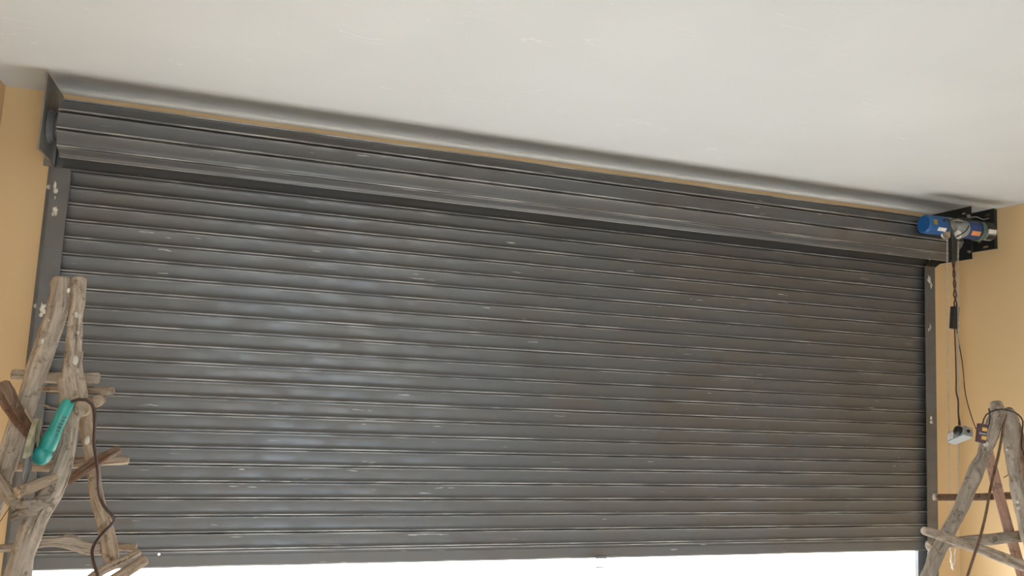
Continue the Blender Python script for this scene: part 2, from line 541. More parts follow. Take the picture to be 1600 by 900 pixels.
# ------------------------------------------------------------------ bracket plates
def plate_with_slots(bm, x, y0, y1, z0, z1, th, slots):
    ys = sorted({y0, y1, *[v for s in slots for v in s[:2]]}); zs = sorted({z0, z1, *[v for s in slots for v in s[2:]]})
    for a, b in zip(ys, ys[1:]):
        for c, d in zip(zs, zs[1:]):
            my, mz = (a + b) / 2, (c + d) / 2
            if any(s[0] < my < s[1] and s[2] < mz < s[3] for s in slots): continue
            box(bm, x, x + th, a, b, c, d)
    bmesh.ops.remove_doubles(bm, verts=bm.verts, dist=1e-5)

t = thing('end_plate', 'square brown-grey steel end plate holding the left end of the rolled-up shutter', 'bracket', (-0.078, -0.12, 2.475))
bm = bmesh.new(); plate_with_slots(bm, -0.082, -0.275, 0.050, 2.476, 2.806, 0.007, [])
link('plate', bm, M['plate'], t)
bm = bmesh.new(); box(bm, -0.125, -0.0825, 0.043, 0.050, 2.476, 2.806); box(bm, -0.125, -0.1045, 0.050, 0.0595, 2.476, 2.806)
link('wall_flange', bm, M['plate'], t)
bm = bmesh.new(); cyl(bm, Vector((-0.0745, CY, CZ)), (1, 0, 0), 0.075, 0.062, 0.03, 20, 0.003)
link('bearing_collar', bm, M['guide'], t)

t = thing('end_plate', 'black square steel end plate behind the blue motor, nearer the shutter', 'bracket', (4.99, -0.1, 2.486))
bm = bmesh.new(); plate_with_slots(bm, 4.987, -0.255, 0.058, 2.487, 2.816, 0.007, [(-0.215, -0.185, 2.775, 2.785)])
link('plate', bm, M['black'], t)
bm = bmesh.new(); box(bm, 4.9945, 5.03, 0.047, 0.0595, 2.487, 2.816)
link('wall_flange', bm, M['black'], t)
for q in ((4.9894, -0.2530, 2.7572), (4.9843, -0.2530, 2.5327)):
    bm = bmesh.new(); cyl(bm, Vector((4.986, -0.243, q[2])), (-1, 0, 0), 0.009, 0.008, 0.014, 8)
    link('bolt', bm, M['zinc'], t)

t = thing('end_plate', 'black slotted steel plate on the right wall beyond the motor', 'bracket', (5.175, -0.1, 2.563))
bm = bmesh.new(); plate_with_slots(bm, 5.166, -0.262, 0.02, 2.566, 2.820, 0.006,
    [(-0.235, -0.195, 2.784, 2.796), (-0.215, -0.175, 2.582, 2.594), (-0.165, -0.135, 2.742, 2.751), (-0.165, -0.14, 2.618, 2.630)])
link('plate', bm, M['black'], t)
for a in (-0.258, 0.0):
    bm = bmesh.new(); box(bm, 5.1725, 5.1945, a, a + 0.012, 2.57, 2.816)
    link('wall_spacer', bm, M['black'], t)

# ------------------------------------------------------------------ motor
MA = Vector((4.5155, -0.3650, 2.6345)); MB_ = Vector((5.0233, -0.3650, 2.6343))
MA.z += 0; ax = (MB_ - MA).normalized(); ML = (MB_ - MA).length
mt = thing('roller_motor', 'blue electric roller-shutter motor mounted on the black plates at the right end of the coil', 'motor', tuple(MA + ax * ML * 0.5 + Vector((0, 0, -0.06))))
def mseg(name, s0, s1, prof_r, mat, bev=0.004, r1=None, label=None, seg=28):
    bm = bmesh.new()
    cyl(bm, MA + ax * (ML * s0), ax, prof_r, r1 or prof_r, ML * (s1 - s0), seg, bev)
    o = link(name, bm, mat, mt, smooth=False, label=label)
    for f in o.data.polygons: f.use_smooth = True
    o.data.set_sharp_from_angle(angle=math.radians(35))
    return o
UPV = Vector((0, 0, 1)); FR = Vector((0, -1, 0))
mseg('end_cap', -0.02, 0.29, 0.056, M['blue'], 0.010, label='bright blue end cap')
mseg('stator', 0.29, 0.42, 0.047, M['alu'], 0.003, 0.036)
mseg('stator', 0.42, 0.57, 0.036, M['alu'], 0.003, 0.052)
mseg('gear_housing', 0.57, 0.76, 0.054, M['darkblue'], 0.006, label='dark blue gear housing')
mseg('flange', 0.76, 0.82, 0.062, M['green'], 0.003)
mseg('output_housing', 0.82, 0.99, 0.050, M['alu'], 0.006)
mseg('shaft_cap', 0.99, 1.03, 0.028, M['brass'], 0.004)
def pad(name, s0, s1, ang, h, mat, r=0.057, dep=0.004):
    bm = bmesh.new()
    a = math.radians(ang)
    d = FR * math.cos(a) + UPV * math.sin(a)
    w = ax.cross(d).normalized()
    c = MA + ax * (ML * (s0 + s1) / 2) + d * r
    mtx = Matrix((( *(ax),), (*(w),), (*(d),))).transposed().to_4x4(); mtx.translation = c
    bbox(bm, -ML * (s1 - s0) / 2, ML * (s1 - s0) / 2, -h / 2, h / 2, -dep, dep * 0.4, bev=0.0008, mtx=mtx, seg=1)
    return link(name, bm, mat, mt)
pad('label', 0.10, 0.22, -34, 0.022, M['white'], 0.0545)
pad('label', 0.02, 0.075, 5, 0.030, M['sticker'], 0.0555)
pad('label', 0.60, 0.73, -32, 0.028, M['orange'], 0.053)
pad('label', 0.835, 0.95, -2, 0.034, M['white'], 0.054, 0.008)
pad('terminal_box', 0.82, 0.94, 28, 0.045, M['blackplastic'], 0.055, 0.018)
pad('mounting_bracket', 0.27, 0.50, 62, 0.034, M['alu'], 0.052, 0.006)
pad('limit_switch', 0.86, 0.97, -50, 0.030, M['blackplastic'], 0.048, 0.010)
for sx, wc in ((1477.5, (4.6382, -0.3950, 2.5779)), (1495.5, (4.7249, -0.3950, 2.5869))):
    bm = bmesh.new()
    c = Vector(wc)
    bmesh.ops.create_circle  # wheel made by lathe
    b2 = bmesh.new(); lathe(b2, [(0.012, -0.010), (0.026, -0.010), (0.027, -0.005), (0.020, 0), (0.027, 0.005), (0.026, 0.010), (0.012, 0.010)], 20)
    merge(bm, b2, Matrix.Translation(c) @ Matrix.Rotation(math.radians(90), 4, 'X'))
    link('chain_wheel', bm, M['zinc'] if sx < 1490 else M['white'], mt)
bm = bmesh.new()
a = Vector((4.6801, -0.3850, 2.5876)); b = Vector((4.7286, -0.3750, 2.4299))
bbox(bm, a.x, b.x, -0.400, -0.372, b.z, a.z, bev=0.004)
link('chain_guide', bm, M['blackplastic'], mt)
link_tube('motor_lead', [(4.5968, -0.4200, 2.6527, 0.0045), (4.6033, -0.4500, 2.6594, 0.0044), (4.6121, -0.4500, 2.6227, 0.0048), (4.6410, -0.4400, 2.5898, 0.0052), (4.6664, -0.4200, 2.5579, 0.0052)], M['blackplastic'], mt, seg=8, step=.012)
link_tube('motor_lead', [(4.6243, -0.4300, 2.6540, 0.0037), (4.7024, -0.4200, 2.6795, 0.0034), (4.7811, -0.4100, 2.6861, 0.0034), (4.8383, -0.4200, 2.6791, 0.0030), (4.9171, -0.4200, 2.6800, 0.0030)], M['blackplastic'], mt, seg=8, step=.015)
link_tube('motor_lead', [(4.6808, -0.4200, 2.5632, 0.0034), (4.7076, -0.4400, 2.5817, 0.0034), (4.7467, -0.4400, 2.6085, 0.0034), (4.7777, -0.4300, 2.6440, 0.0030)], M['blackplastic'], mt, seg=8, step=.015)
link_tube('motor_lead', [(4.7800, -0.4200, 2.6919, 0.0030), (4.8710, -0.4000, 2.7094, 0.0030), (4.9203, -0.4000, 2.6993, 0.0031), (4.9654, -0.4000, 2.7121, 0.0027)], M['alu'], mt, seg=8, step=.015)

# ------------------------------------------------------------------ hand chain (one hanging loop)
def chain(bm, pts, pitch=0.025, rw=0.0016, L=0.014, W=0.0045):
    path = catmull([(*p, 0) for p in pts], 0.004)
    acc = 0; prev = path[0][0]; i = 0
    for q, _ in path[1:]:
        acc += (q - prev).length
        if acc >= pitch:
            acc = 0
            t = (q - prev).normalized()
            side = t.cross(Vector((0, 1, 0))).normalized() if i % 2 == 0 else Vector((0, 1, 0))
            nrm = t.cross(side).normalized()
            ring = []
            n1, n2 = 8, 5
            for a in range(n1):
                th = 2 * math.pi * a / n1
                cx, cs = math.cos(th), math.sin(th)
                c = q + t * (L * cx) + side * (W * cs)
                od = (t * cx * 0.6 + side * cs).normalized()
                ring.append([bm.verts.new(c + (od * math.cos(2 * math.pi * b / n2) + nrm * math.sin(2 * math.pi * b / n2)) * rw) for b in range(n2)])
            for a in range(n1):
                for b in range(n2):
                    bm.faces.new((ring[a][b], ring[(a + 1) % n1][b], ring[(a + 1) % n1][(b + 1) % n2], ring[a][(b + 1) % n2]))
            i += 1
        prev = q
bm = bmesh.new()
chain(bm, [(4.6116, -0.4180, 2.5677), (4.6254, -0.4180, 2.5465), (4.6307, -0.4100, 2.3751), (4.6364, -0.4000, 1.8574), (4.6362, -0.4000, 1.3512), (4.6371, -0.4000, 0.7881), (4.6426, -0.4000, 0.7187), (4.6489, -0.4000, 0.6874), (4.6715, -0.3900, 0.7158), (4.6908, -0.3800, 0.8005), (4.7383, -0.3700, 1.3506), (4.7358, -0.3800, 1.8631), (4.7118, -0.4100, 2.3824), (4.7068, -0.4180, 2.5547), (4.6976, -0.4180, 2.5766)])
ch = link('hand_chain', bm, M['zinc'], smooth=True)
tag(ch, 'long thin galvanised hand chain hanging in a loop from the blue motor', 'chain')

# ------------------------------------------------------------------ motor cable with joint box, socket box, push button
t = thing('motor_cable', 'dark twisted cable with black joint block, hanging from motor to grey socket box', 'cable', (4.7677, -0.3300, 2.1029))
link_tube('twisted_wire', [(4.7561, -0.3360, 2.4566, 0.0046), (4.7689, -0.3319, 2.4341, 0.0046), (4.7743, -0.3252, 2.4112, 0.0046), (4.7663, -0.3251, 2.3862, 0.0046), (4.7572, -0.3317, 2.3604, 0.0046), (4.7608, -0.3360, 2.3362, 0.0046), (4.7735, -0.3321, 2.3135, 0.0046), (4.7793, -0.3253, 2.2906, 0.0046), (4.7716, -0.3250, 2.2658, 0.0046), (4.7592, -0.3315, 2.2402, 0.0045), (4.7653, -0.3360, 2.2163, 0.0045), (4.7810, -0.3323, 2.1938, 0.0045), (4.7863, -0.3254, 2.1707, 0.0045)], M['cablebrown'], t, seg=6, step=.02)
link_tube('twisted_wire', [(4.7689, -0.3240, 2.4594, 0.0046), (4.7581, -0.3281, 2.4336, 0.0046), (4.7547, -0.3348, 2.4082, 0.0046), (4.7647, -0.3349, 2.3849, 0.0046), (4.7758, -0.3283, 2.3625, 0.0046), (4.7741, -0.3240, 2.3386, 0.0046), (4.7634, -0.3279, 2.3131, 0.0046), (4.7596, -0.3347, 2.2880, 0.0045), (4.7693, -0.3350, 2.2647, 0.0045), (4.7836, -0.3285, 2.2424, 0.0046), (4.7795, -0.3240, 2.2184, 0.0046), (4.7657, -0.3277, 2.1930, 0.0045), (4.7624, -0.3346, 2.1683, 0.0045)], M['cablebrown'], t, seg=6, step=.02)
bm = bmesh.new()
a = Vector((4.7351, -0.3300, 2.0402)); b = Vector((4.7933, -0.3300, 2.1694))
bbox(bm, -0.021, 0.021, -0.016, 0.016, -0.066, 0.066, bev=0.004, mtx=Matrix.Translation((a + b) / 2) @ Matrix.Rotation(math.radians(5), 4, 'Y'))
bbox(bm, 0.0212, 0.0245, -0.008, 0.008, -0.05, 0.02, bev=0.001, mtx=Matrix.Translation((a + b) / 2) @ Matrix.Rotation(math.radians(5), 4, 'Y'))
link('joint_block', bm, M['blackplastic'], t)
link_tube('lead', [(4.7641, -0.3300, 2.0459, 0.0038), (4.7685, -0.3300, 1.9031, 0.0038), (4.7596, -0.3400, 1.7531, 0.0037), (4.6938, -0.4000, 1.6703, 0.0040), (4.6641, -0.4400, 1.6232, 0.0040), (4.6220, -0.4800, 1.5520, 0.0043), (4.5527, -0.5500, 1.5080, 0.0056), (4.5383, -0.5650, 1.4843, 0.0063)], M['cablebrown'], t, seg=8, step=.02)
link_tube('lead', [(4.7787, -0.3300, 2.0469, 0.0028), (4.7660, -0.3600, 1.9397, 0.0028), (4.6902, -0.4500, 1.8234, 0.0027), (4.4881, -0.6500, 1.6680, 0.0026), (4.2247, -0.9200, 1.5605, 0.0024), (3.9714, -1.1800, 1.4933, 0.0022)], M['cablebrown'], t, seg=8, step=.02)

t = thing('socket_box', 'small grey extension socket box with a black plug, hanging beside the right guide rail', 'socket', (4.7451, -0.3600, 1.3861))
A_ = Vector((4.5897, -0.4300, 1.4131)); B_ = Vector((4.5661, -0.5700, 1.4630))
u = (B_ - A_).normalized(); Lb = (B_ - A_).length
f1 = Vector((-0.64, -0.58, 0.42)); f1 = (f1 - u * f1.dot(u)).normalized(); f2 = f1.cross(u).normalized()
if f2.z > 0: f2 = -f2
mtx = Matrix(((*u,), (*f2,), (*f1,))).transposed().to_4x4(); mtx.translation = (A_ + B_) / 2
def boxpart(name, x0, x1, y0, y1, z0, z1, mat, bev=0.002):
    bm = bmesh.new(); bbox(bm, x0, x1, y0, y1, z0, z1, bev=bev, mtx=mtx)
    return link(name, bm, mat, t)
hb = Lb / 2
boxpart('body', -hb, hb, -0.027, 0.03, -0.05, 0.0, M['greybox'], 0.003)
boxpart('socket_face', -hb + 0.008, -hb + 0.030, -0.020, 0.022, -0.001, 0.0025, M['white'], 0.001)
boxpart('socket_face', -hb + 0.034, -hb + 0.056, -0.020, 0.022, -0.001, 0.0025, M['white'], 0.001)
bm = bmesh.new()
b2 = bmesh.new(); lathe(b2, [(0.025, -0.002), (0.026, 0.012), (0.022, 0.022), (0.010, 0.026)], 24)
merge(bm, b2, mtx @ Matrix.Translation((hb * 0.45, -0.004, 0)))
link('plug', bm, M['blackplastic'], t, label='round black plug')
bm = bmesh.new()
b2 = bmesh.new(); lathe(b2, [(0.010, 0), (0.010, 0.004), (0.007, 0.006)], 16)
merge(bm, b2, mtx @ Matrix.Translation((hb, 0.0, -0.022)) @ Matrix.Rotation(math.radians(90), 4, 'Y'))
link('cable_gland', bm, M['blackplastic'], t)
link_tube('link_wire', [(4.5843, -0.5700, 1.4687, 0.0017), (4.3588, -0.8000, 1.4765, 0.0016), (3.9896, -1.1600, 1.4838, 0.0015)], M['yellow'], t, seg=6, step=.03)

t = thing('push_button_box', 'plum push-button box with two amber buttons, tied to the right ladder top', 'switch', (3.9777, -1.2000, 1.4380))
c = Vector((3.9805, -1.2000, 1.4750))
mtx = Matrix.Translation(c) @ Matrix.Rotation(math.radians(9), 4, 'Y') @ Matrix.Rotation(math.radians(-22), 4, 'Z')
bm = bmesh.new(); bbox(bm, -0.0185, 0.0185, -0.014, 0.014, -0.042, 0.042, bev=0.003, mtx=mtx); link('body', bm, M['plum'], t)
bm = bmesh.new(); bbox(bm, -0.0165, 0.0165, -0.0155, -0.0135, -0.006, 0.002, bev=0.001, mtx=mtx); link('band', bm, M['greybox'], t)
for z in (0.018, -0.020):
    bm = bmesh.new(); bbox(bm, -0.006, 0.0145, -0.019, -0.0135, z - 0.008, z + 0.008, bev=0.0015, mtx=mtx); link('button', bm, M['yellow'], t)
link_tube('cable', [(3.9870, -1.2000, 1.5093, 0.0029), (3.9840, -1.2100, 1.5383, 0.0029), (3.9769, -1.2300, 1.5591, 0.0029), (3.9958, -1.2400, 1.5744, 0.0031), (4.0373, -1.2400, 1.5843, 0.0034), (4.0868, -1.2300, 1.5856, 0.0035), (4.1443, -1.2200, 1.5785, 0.0035), (4.2063, -1.2000, 1.5622, 0.0035), (4.2409, -1.1900, 1.5365, 0.0035), (4.2497, -1.1800, 1.4952, 0.0033), (4.2541, -1.1700, 1.4419, 0.0033), (4.2568, -1.1700, 1.4069, 0.0030), (4.2716, -1.1700, 1.3781, 0.0030), (4.2895, -1.1700, 1.3259, 0.0030)], M['blackplastic'], t, seg=8, step=.015)

# ------------------------------------------------------------------ left stick ladder
la = thing('stick_ladder', 'homemade ladder of rough sticks at the left, with a teal grinder hung on it', 'ladder', (0.3023, -1.2500, 0.0000))
la['base'] = list(la.location)
seed = [1.0]
def stick(parent, name, pts, mat, rough=0.16, floor=False, seg=14, knots=(), label=None):
    seed[0] += 1.37
    return link_tube(name, pts, M[mat], parent, to_floor=floor, seg=seg, step=0.016, rough=rough, seed=seed[0], knots=knots, label=label)
stick(la, 'leg', [(0.2471, -1.2000, 1.8582, 0.0211), (0.2478, -1.2000, 1.8159, 0.0250), (0.2459, -1.2100, 1.7647, 0.0318), (0.2418, -1.2200, 1.7200, 0.0287), (0.2362, -1.2300, 1.6737, 0.0294), (0.2244, -1.2400, 1.6044, 0.0302), (0.2126, -1.2600, 1.5268, 0.0288), (0.2006, -1.2800, 1.4418, 0.0284), (0.1843, -1.3000, 1.3405, 0.0280), (0.1696, -1.3200, 1.2333, 0.0276), (0.1519, -1.3600, 1.0806, 0.0269)], 'bark', 0.22, True, 16, ((.02, 2.0, .012), (.18, .5, .006)))
stick(la, 'leg', [(0.2975, -1.2200, 1.8564, 0.0220), (0.3033, -1.2300, 1.7976, 0.0219), (0.3066, -1.2500, 1.7267, 0.0207), (0.3127, -1.2700, 1.6478, 0.0224), (0.3177, -1.2800, 1.5800, 0.0261), (0.3287, -1.3000, 1.5232, 0.0346), (0.3347, -1.3100, 1.4800, 0.0363), (0.3330, -1.3100, 1.4289, 0.0257), (0.3344, -1.3100, 1.3632, 0.0237), (0.3307, -1.3200, 1.3175, 0.0264), (0.3223, -1.3300, 1.2686, 0.0281), (0.3053, -1.3400, 1.2095, 0.0315), (0.2818, -1.3500, 1.1552, 0.0331), (0.2702, -1.3600, 1.1000, 0.0346), (0.2605, -1.3700, 1.0458, 0.0334), (0.2578, -1.3800, 0.9871, 0.0332)], 'bark', 0.18, True, 16, ((.33, 1.4, .01), (.9, 1.2, .012)))
stick(la, 'leg', [(0.3261, -1.2000, 1.5508, 0.0140), (0.3467, -1.1900, 1.4522, 0.0220), (0.3674, -1.1800, 1.3532, 0.0190), (0.3905, -1.1800, 1.2650, 0.0180), (0.4103, -1.1900, 1.1882, 0.0199), (0.4372, -1.2000, 1.1121, 0.0208), (0.4623, -1.2200, 1.0482, 0.0217), (0.4782, -1.2200, 0.9944, 0.0177)], 'bark2', 0.16, False, 14, ((.55, 0.8, .008),))
stick(la, 'rung', [(0.1319, -1.1500, 1.5509, 0.0159), (0.1565, -1.1500, 1.5502, 0.0169), (0.2207, -1.1500, 1.5453, 0.0161), (0.2925, -1.1500, 1.5467, 0.0172), (0.3507, -1.1500, 1.5494, 0.0184), (0.3727, -1.1500, 1.5505, 0.0174)], 'bark', 0.2)
stick(la, 'rung', [(0.2023, -1.1300, 1.5101, 0.0101), (0.2742, -1.1300, 1.5112, 0.0122), (0.3476, -1.1300, 1.5103, 0.0133), (0.3997, -1.1300, 1.5105, 0.0134), (0.4165, -1.1300, 1.5112, 0.0124)], 'bark2', 0.18)
stick(la, 'rung', [(0.3722, -1.3700, 1.4632, 0.0234), (0.3605, -1.2500, 1.4671, 0.0225), (0.3469, -1.1000, 1.4685, 0.0207)], 'bark2', 0.12)
stick(la, 'rung', [(0.3836, -1.2000, 1.4797, 0.0190), (0.3683, -1.0500, 1.4799, 0.0180)], 'bark2', 0.12)
stick(la, 'rung', [(0.1502, -1.1700, 1.2743, 0.0156), (0.2089, -1.1700, 1.2732, 0.0157), (0.2785, -1.1700, 1.2780, 0.0168), (0.3439, -1.1400, 1.2856, 0.0172), (0.4140, -1.1200, 1.2886, 0.0144), (0.4772, -1.1000, 1.2895, 0.0125)], 'bark2', 0.2)
stick(la, 'rung', [(0.3346, -1.2700, 1.2370, 0.0096), (0.3612, -1.2600, 1.2644, 0.0164), (0.4005, -1.2400, 1.2951, 0.0176), (0.4312, -1.2200, 1.3169, 0.0129), (0.4577, -1.2000, 1.3332, 0.0131)], 'bark3', 0.2, label='split reddish rung')
stick(la, 'rung', [(0.2444, -1.4400, 1.2325, 0.0168), (0.2671, -1.4200, 1.2420, 0.0170), (0.3050, -1.3800, 1.2601, 0.0146), (0.3220, -1.3000, 1.2650, 0.0133)], 'bark2', 0.14)
stick(la, 'rung', [(0.1536, -1.2400, 1.0422, 0.0113), (0.2060, -1.2400, 1.0468, 0.0113), (0.2667, -1.2300, 1.0550, 0.0144), (0.3158, -1.2200, 1.0560, 0.0135), (0.3581, -1.2200, 1.0498, 0.0165), (0.3868, -1.2200, 1.0417, 0.0185), (0.4250, -1.2100, 1.0315, 0.0197), (0.4684, -1.2000, 1.0306, 0.0159)], 'bark', 0.22, knots=((.2, 4.6, .014),))
stick(la, 'rung', [(0.4529, -1.1500, 1.0247, 0.0131), (0.5009, -1.1500, 1.0239, 0.0132), (0.5308, -1.1500, 1.0214, 0.0122)], 'bark2', 0.15)
stick(la, 'rung', [(0.4339, -1.3400, 0.9727, 0.0131), (0.4628, -1.3200, 0.9927, 0.0142), (0.5090, -1.2900, 1.0108, 0.0135), (0.5513, -1.2600, 1.0319, 0.0118)], 'bark2', 0.14)
stick(la, 'rung', [(0.4617, -1.3000, 0.9385, 0.0152), (0.5033, -1.2800, 0.9640, 0.0154), (0.5430, -1.2600, 0.9866, 0.0156), (0.5682, -1.2400, 1.0025, 0.0158)], 'bark2', 0.14)
stick(la, 'brace', [(0.1500, -1.3400, 1.5253, 0.0240), (0.1624, -1.3400, 1.5002, 0.0268), (0.1878, -1.3300, 1.4530, 0.0232), (0.2124, -1.3200, 1.4146, 0.0215), (0.2391, -1.3200, 1.3803, 0.0187), (0.2583, -1.3200, 1.3549, 0.0140)], 'bark3', 0.24, label='dark reddish bark-covered brace')
stick(la, 'brace', [(0.1650, -1.4000, 1.2877, 0.0178), (0.1954, -1.3900, 1.2428, 0.0188), (0.2261, -1.3800, 1.1992, 0.0181), (0.2383, -1.3700, 1.1818, 0.0145)], 'bark2', 0.15)
stick(la, 'twig', [(0.2215, -1.3500, 1.4552, 0.0055), (0.2448, -1.3500, 1.4193, 0.0056), (0.2642, -1.3500, 1.3905, 0.0056), (0.2778, -1.3500, 1.3707, 0.0046)], 'bark2', 0.2, seg=8)
stick(la, 'twig', [(0.2376, -1.2000, 1.4624, 0.0039), (0.2595, -1.2100, 1.4558, 0.0034), (0.2864, -1.2200, 1.4514, 0.0029)], 'bark', 0.2, seg=8)
stick(la, 'twig', [(0.3385, -1.3000, 1.5810, 0.0048), (0.3425, -1.3000, 1.6101, 0.0039), (0.3439, -1.3000, 1.6314, 0.0029)], 'bark', 0.2, seg=8)
bm = bmesh.new()
for i, q in enumerate([(0.2403, -1.4000, 1.1987), (0.2573, -1.4100, 1.1933), (0.2729, -1.4200, 1.2018), (0.2866, -1.4200, 1.1913), (0.2935, -1.4100, 1.1967), (0.2765, -1.4100, 1.1757), (0.2588, -1.4000, 1.1724)]):
    blob(bm, Vector(q), 0.016, (1.2, 0.8, 0.8), i * 2.1, 2, 0.6)
for k in range(3):
    ring = []
    c = Vector((0.2668, -1.3520, 1.1789)) + Vector((0, 0, 0.008 * (k - 1)))
    pts = [(c.x + 0.046 * math.cos(a), c.y + 0.046 * math.sin(a), c.z + 0.025 * math.cos(a + k * .3) , 0.007) for a in [2 * math.pi * j / 12 for j in range(13)]]
    sweep(bm, pts, seg=6, step=0.02, rough=0.3, seed=k, cap=False)
link('binding', bm, M['bark4'], la, smooth=True, label='dirty rag lashing')
link_tube('binding_wire', [(0.2017, -1.4000, 1.1483, 0.0011), (0.2145, -1.4000, 1.1743, 0.0011), (0.2326, -1.4100, 1.2037, 0.0011)], M['blackplastic'], la, seg=6)
for q, r in (((0.3314, -1.3220, 1.6035), .011), ((0.3218, -1.2830, 1.7376), .006), ((0.2793, -1.2550, 1.8154), .006), ((0.3131, -1.2850, 1.7408), .007), ((0.3699, -1.2220, 1.3606), .010), ((0.3246, -1.2900, 1.6867), .005), ((0.2302, -1.2850, 1.6558), .006)):
    bm = bmesh.new(); blob(bm, Vector(q), r, (0.8, 0.35, 1.35), r * 900, 2, 0.25)
    link('paint_splash', bm, M['plaster'], la, smooth=True)

# ------------------------------------------------------------------ angle grinder
gt = thing('angle_grinder', 'teal angle grinder hanging head down on the left ladder, dark cord looping off it', 'grinder', (0.2945, -1.4200, 1.3004))
G0 = Vector((0.3386, -1.4100, 1.4784)); G1 = Vector((0.2990, -1.4200, 1.3502))
ga = (G1 - G0).normalized(); GL = (G1 - G0).length
gs = Vector((0, -1, 0)); gs = (gs - ga * gs.dot(ga)).normalized(); gw = ga.cross(gs)
gm = Matrix(((*gw,), (*gs,), (*ga,))).transposed().to_4x4(); gm.translation = G0
bm = bmesh.new(); b2 = bmesh.new()
lathe(b2, [(0.013, -0.012), (0.017, -0.002), (0.0185, 0.02), (0.0175, 0.06), (0.0195, GL * 0.62), (0.0225, GL * 0.72), (0.0235, GL * 0.95), (0.021, GL)], 24)
for v in b2.verts: v.co.y *= 1.05
merge(bm, b2, gm)
o = link('body', bm, M['teal'], gt, smooth=True); o.data.set_sharp_from_angle(angle=math.radians(50))
for k in range(8):
    bm = bmesh.new()
    z = 0.035 + k * GL * 0.075
    bbox(bm, -0.0155, -0.004, 0.0155, 0.0188, z, z + 0.0035, bev=0.0006, mtx=gm, seg=1)
    link('vent_slot', bm, M['disc'], gt)
bm = bmesh.new(); bbox(bm, 0.001, 0.004, 0.012, 0.0205, 0.02, GL * 0.7, bev=0.0008, mtx=gm, seg=1); link('ridge', bm, M['teal'], gt)
bm = bmesh.new()
HC = Vector((0.2911, -1.4200, 1.3340))
blob(bm, HC, 0.0255, (1.0, 1.0, 1.1), 4.0, 3, 0.10)
o = link('gear_head', bm, M['teal'], gt, smooth=True)
DC = Vector((0.2615, -1.4200, 1.3423))
vw = Vector((-0.2027, 0.9745, -0.0960))
lng = Vector((0.2683, -1.4200, 1.4314)) - Vector((0.2544, -1.4200, 1.2577))
dn = lng.cross(vw).normalized()
if dn.x > 0: dn = -dn
dn = (dn + vw * 0.13).normalized()      # disc axis: the disc is seen almost edge-on
lng = (lng - dn * lng.dot(dn)).normalized()
dm = Matrix(((*lng,), (*dn.cross(lng),), (*dn,))).transposed().to_4x4(); dm.translation = DC
bm = bmesh.new(); b2 = bmesh.new(); lathe(b2, [(0.008, -0.004), (0.086, -0.002), (0.088, 0.0), (0.086, 0.002), (0.03, 0.004), (0.008, 0.004)], 36); merge(bm, b2, dm)
link('grinding_disc', bm, M['disc'], gt)
bm = bmesh.new()
n = 22; ro, ri = 0.094, 0.028
top, bot, rim = [], [], []
for i in range(n + 1):
    a = math.radians(-95 + 190 * i / n)
    ca, sa = math.cos(a), math.sin(a)
    top.append(bm.verts.new(dm @ Vector((ri * ca, ri * sa, -0.009)))); bot.append(bm.verts.new(dm @ Vector((ro * ca, ro * sa, -0.007)))); rim.append(bm.verts.new(dm @ Vector((ro * ca, ro * sa, 0.004))))
for i in range(n):
    bm.faces.new((top[i], top[i + 1], bot[i + 1], bot[i])); bm.faces.new((bot[i], bot[i + 1], rim[i + 1], rim[i]))
bmesh.ops.solidify(bm, geom=list(bm.faces), thickness=0.002)
link('disc_guard', bm, M['cream'], gt, label='worn cream disc guard')
bm = bmesh.new(); cyl(bm, HC, dn, 0.015, 0.012, (DC - HC).length, 16, 0.001); link('spindle', bm, M['alu'], gt)
link_tube('power_cord', [(0.3394, -1.4100, 1.4784, 0.0046), (0.3519, -1.4200, 1.4866, 0.0046), (0.3694, -1.4300, 1.4931, 0.0046), (0.3893, -1.4300, 1.4920, 0.0046), (0.4036, -1.4300, 1.4816, 0.0046), (0.4128, -1.4200, 1.4560, 0.0046), (0.4134, -1.4000, 1.4183, 0.0046), (0.4132, -1.3800, 1.3708, 0.0047), (0.4198, -1.3600, 1.3230, 0.0047), (0.4266, -1.3400, 1.2746, 0.0047), (0.4273, -1.3000, 1.2228, 0.0048), (0.4346, -1.2800, 1.1880, 0.0048), (0.4518, -1.2700, 1.1581, 0.0045), (0.4693, -1.2700, 1.1410, 0.0039), (0.4758, -1.2700, 1.1277, 0.0035), (0.4683, -1.2700, 1.1145, 0.0045), (0.4475, -1.2800, 1.0902, 0.0048), (0.4364, -1.3200, 1.0720, 0.0047), (0.4341, -1.3500, 1.0562, 0.0047), (0.4424, -1.3800, 1.0371, 0.0042), (0.4522, -1.4000, 1.0200, 0.0042), (0.4620, -1.4100, 1.0025, 0.0042), (0.4684, -1.4100, 0.9706, 0.0042)], M['cablebrown'], gt, seg=10, step=.012, to_floor=True)

# ------------------------------------------------------------------ right stick ladder
ra = thing('stick_ladder', 'homemade ladder of knotty sticks and a reddish board, at the right', 'ladder', (4.0009, -1.1500, 0.0000))
ra['base'] = list(ra.location)
stick(ra, 'leg', [(4.1152, -1.1600, 1.6156, 0.0251), (4.1216, -1.1600, 1.5690, 0.0325), (4.0969, -1.1600, 1.5099, 0.0323), (4.0491, -1.1700, 1.4372, 0.0321), (4.0210, -1.1700, 1.3736, 0.0276), (3.9746, -1.1800, 1.3171, 0.0317), (3.9398, -1.1800, 1.2576, 0.0315), (3.8944, -1.1900, 1.2001, 0.0298), (3.8495, -1.2000, 1.1408, 0.0282), (3.8124, -1.2000, 1.0889, 0.0280), (3.7433, -1.2100, 1.0073, 0.0291), (3.6934, -1.2200, 0.9512, 0.0288), (3.6403, -1.2300, 0.8700, 0.0285)], 'bark4', 0.2, True, 14, ((.02, 1.0, .008), (.28, 4.2, .01)))
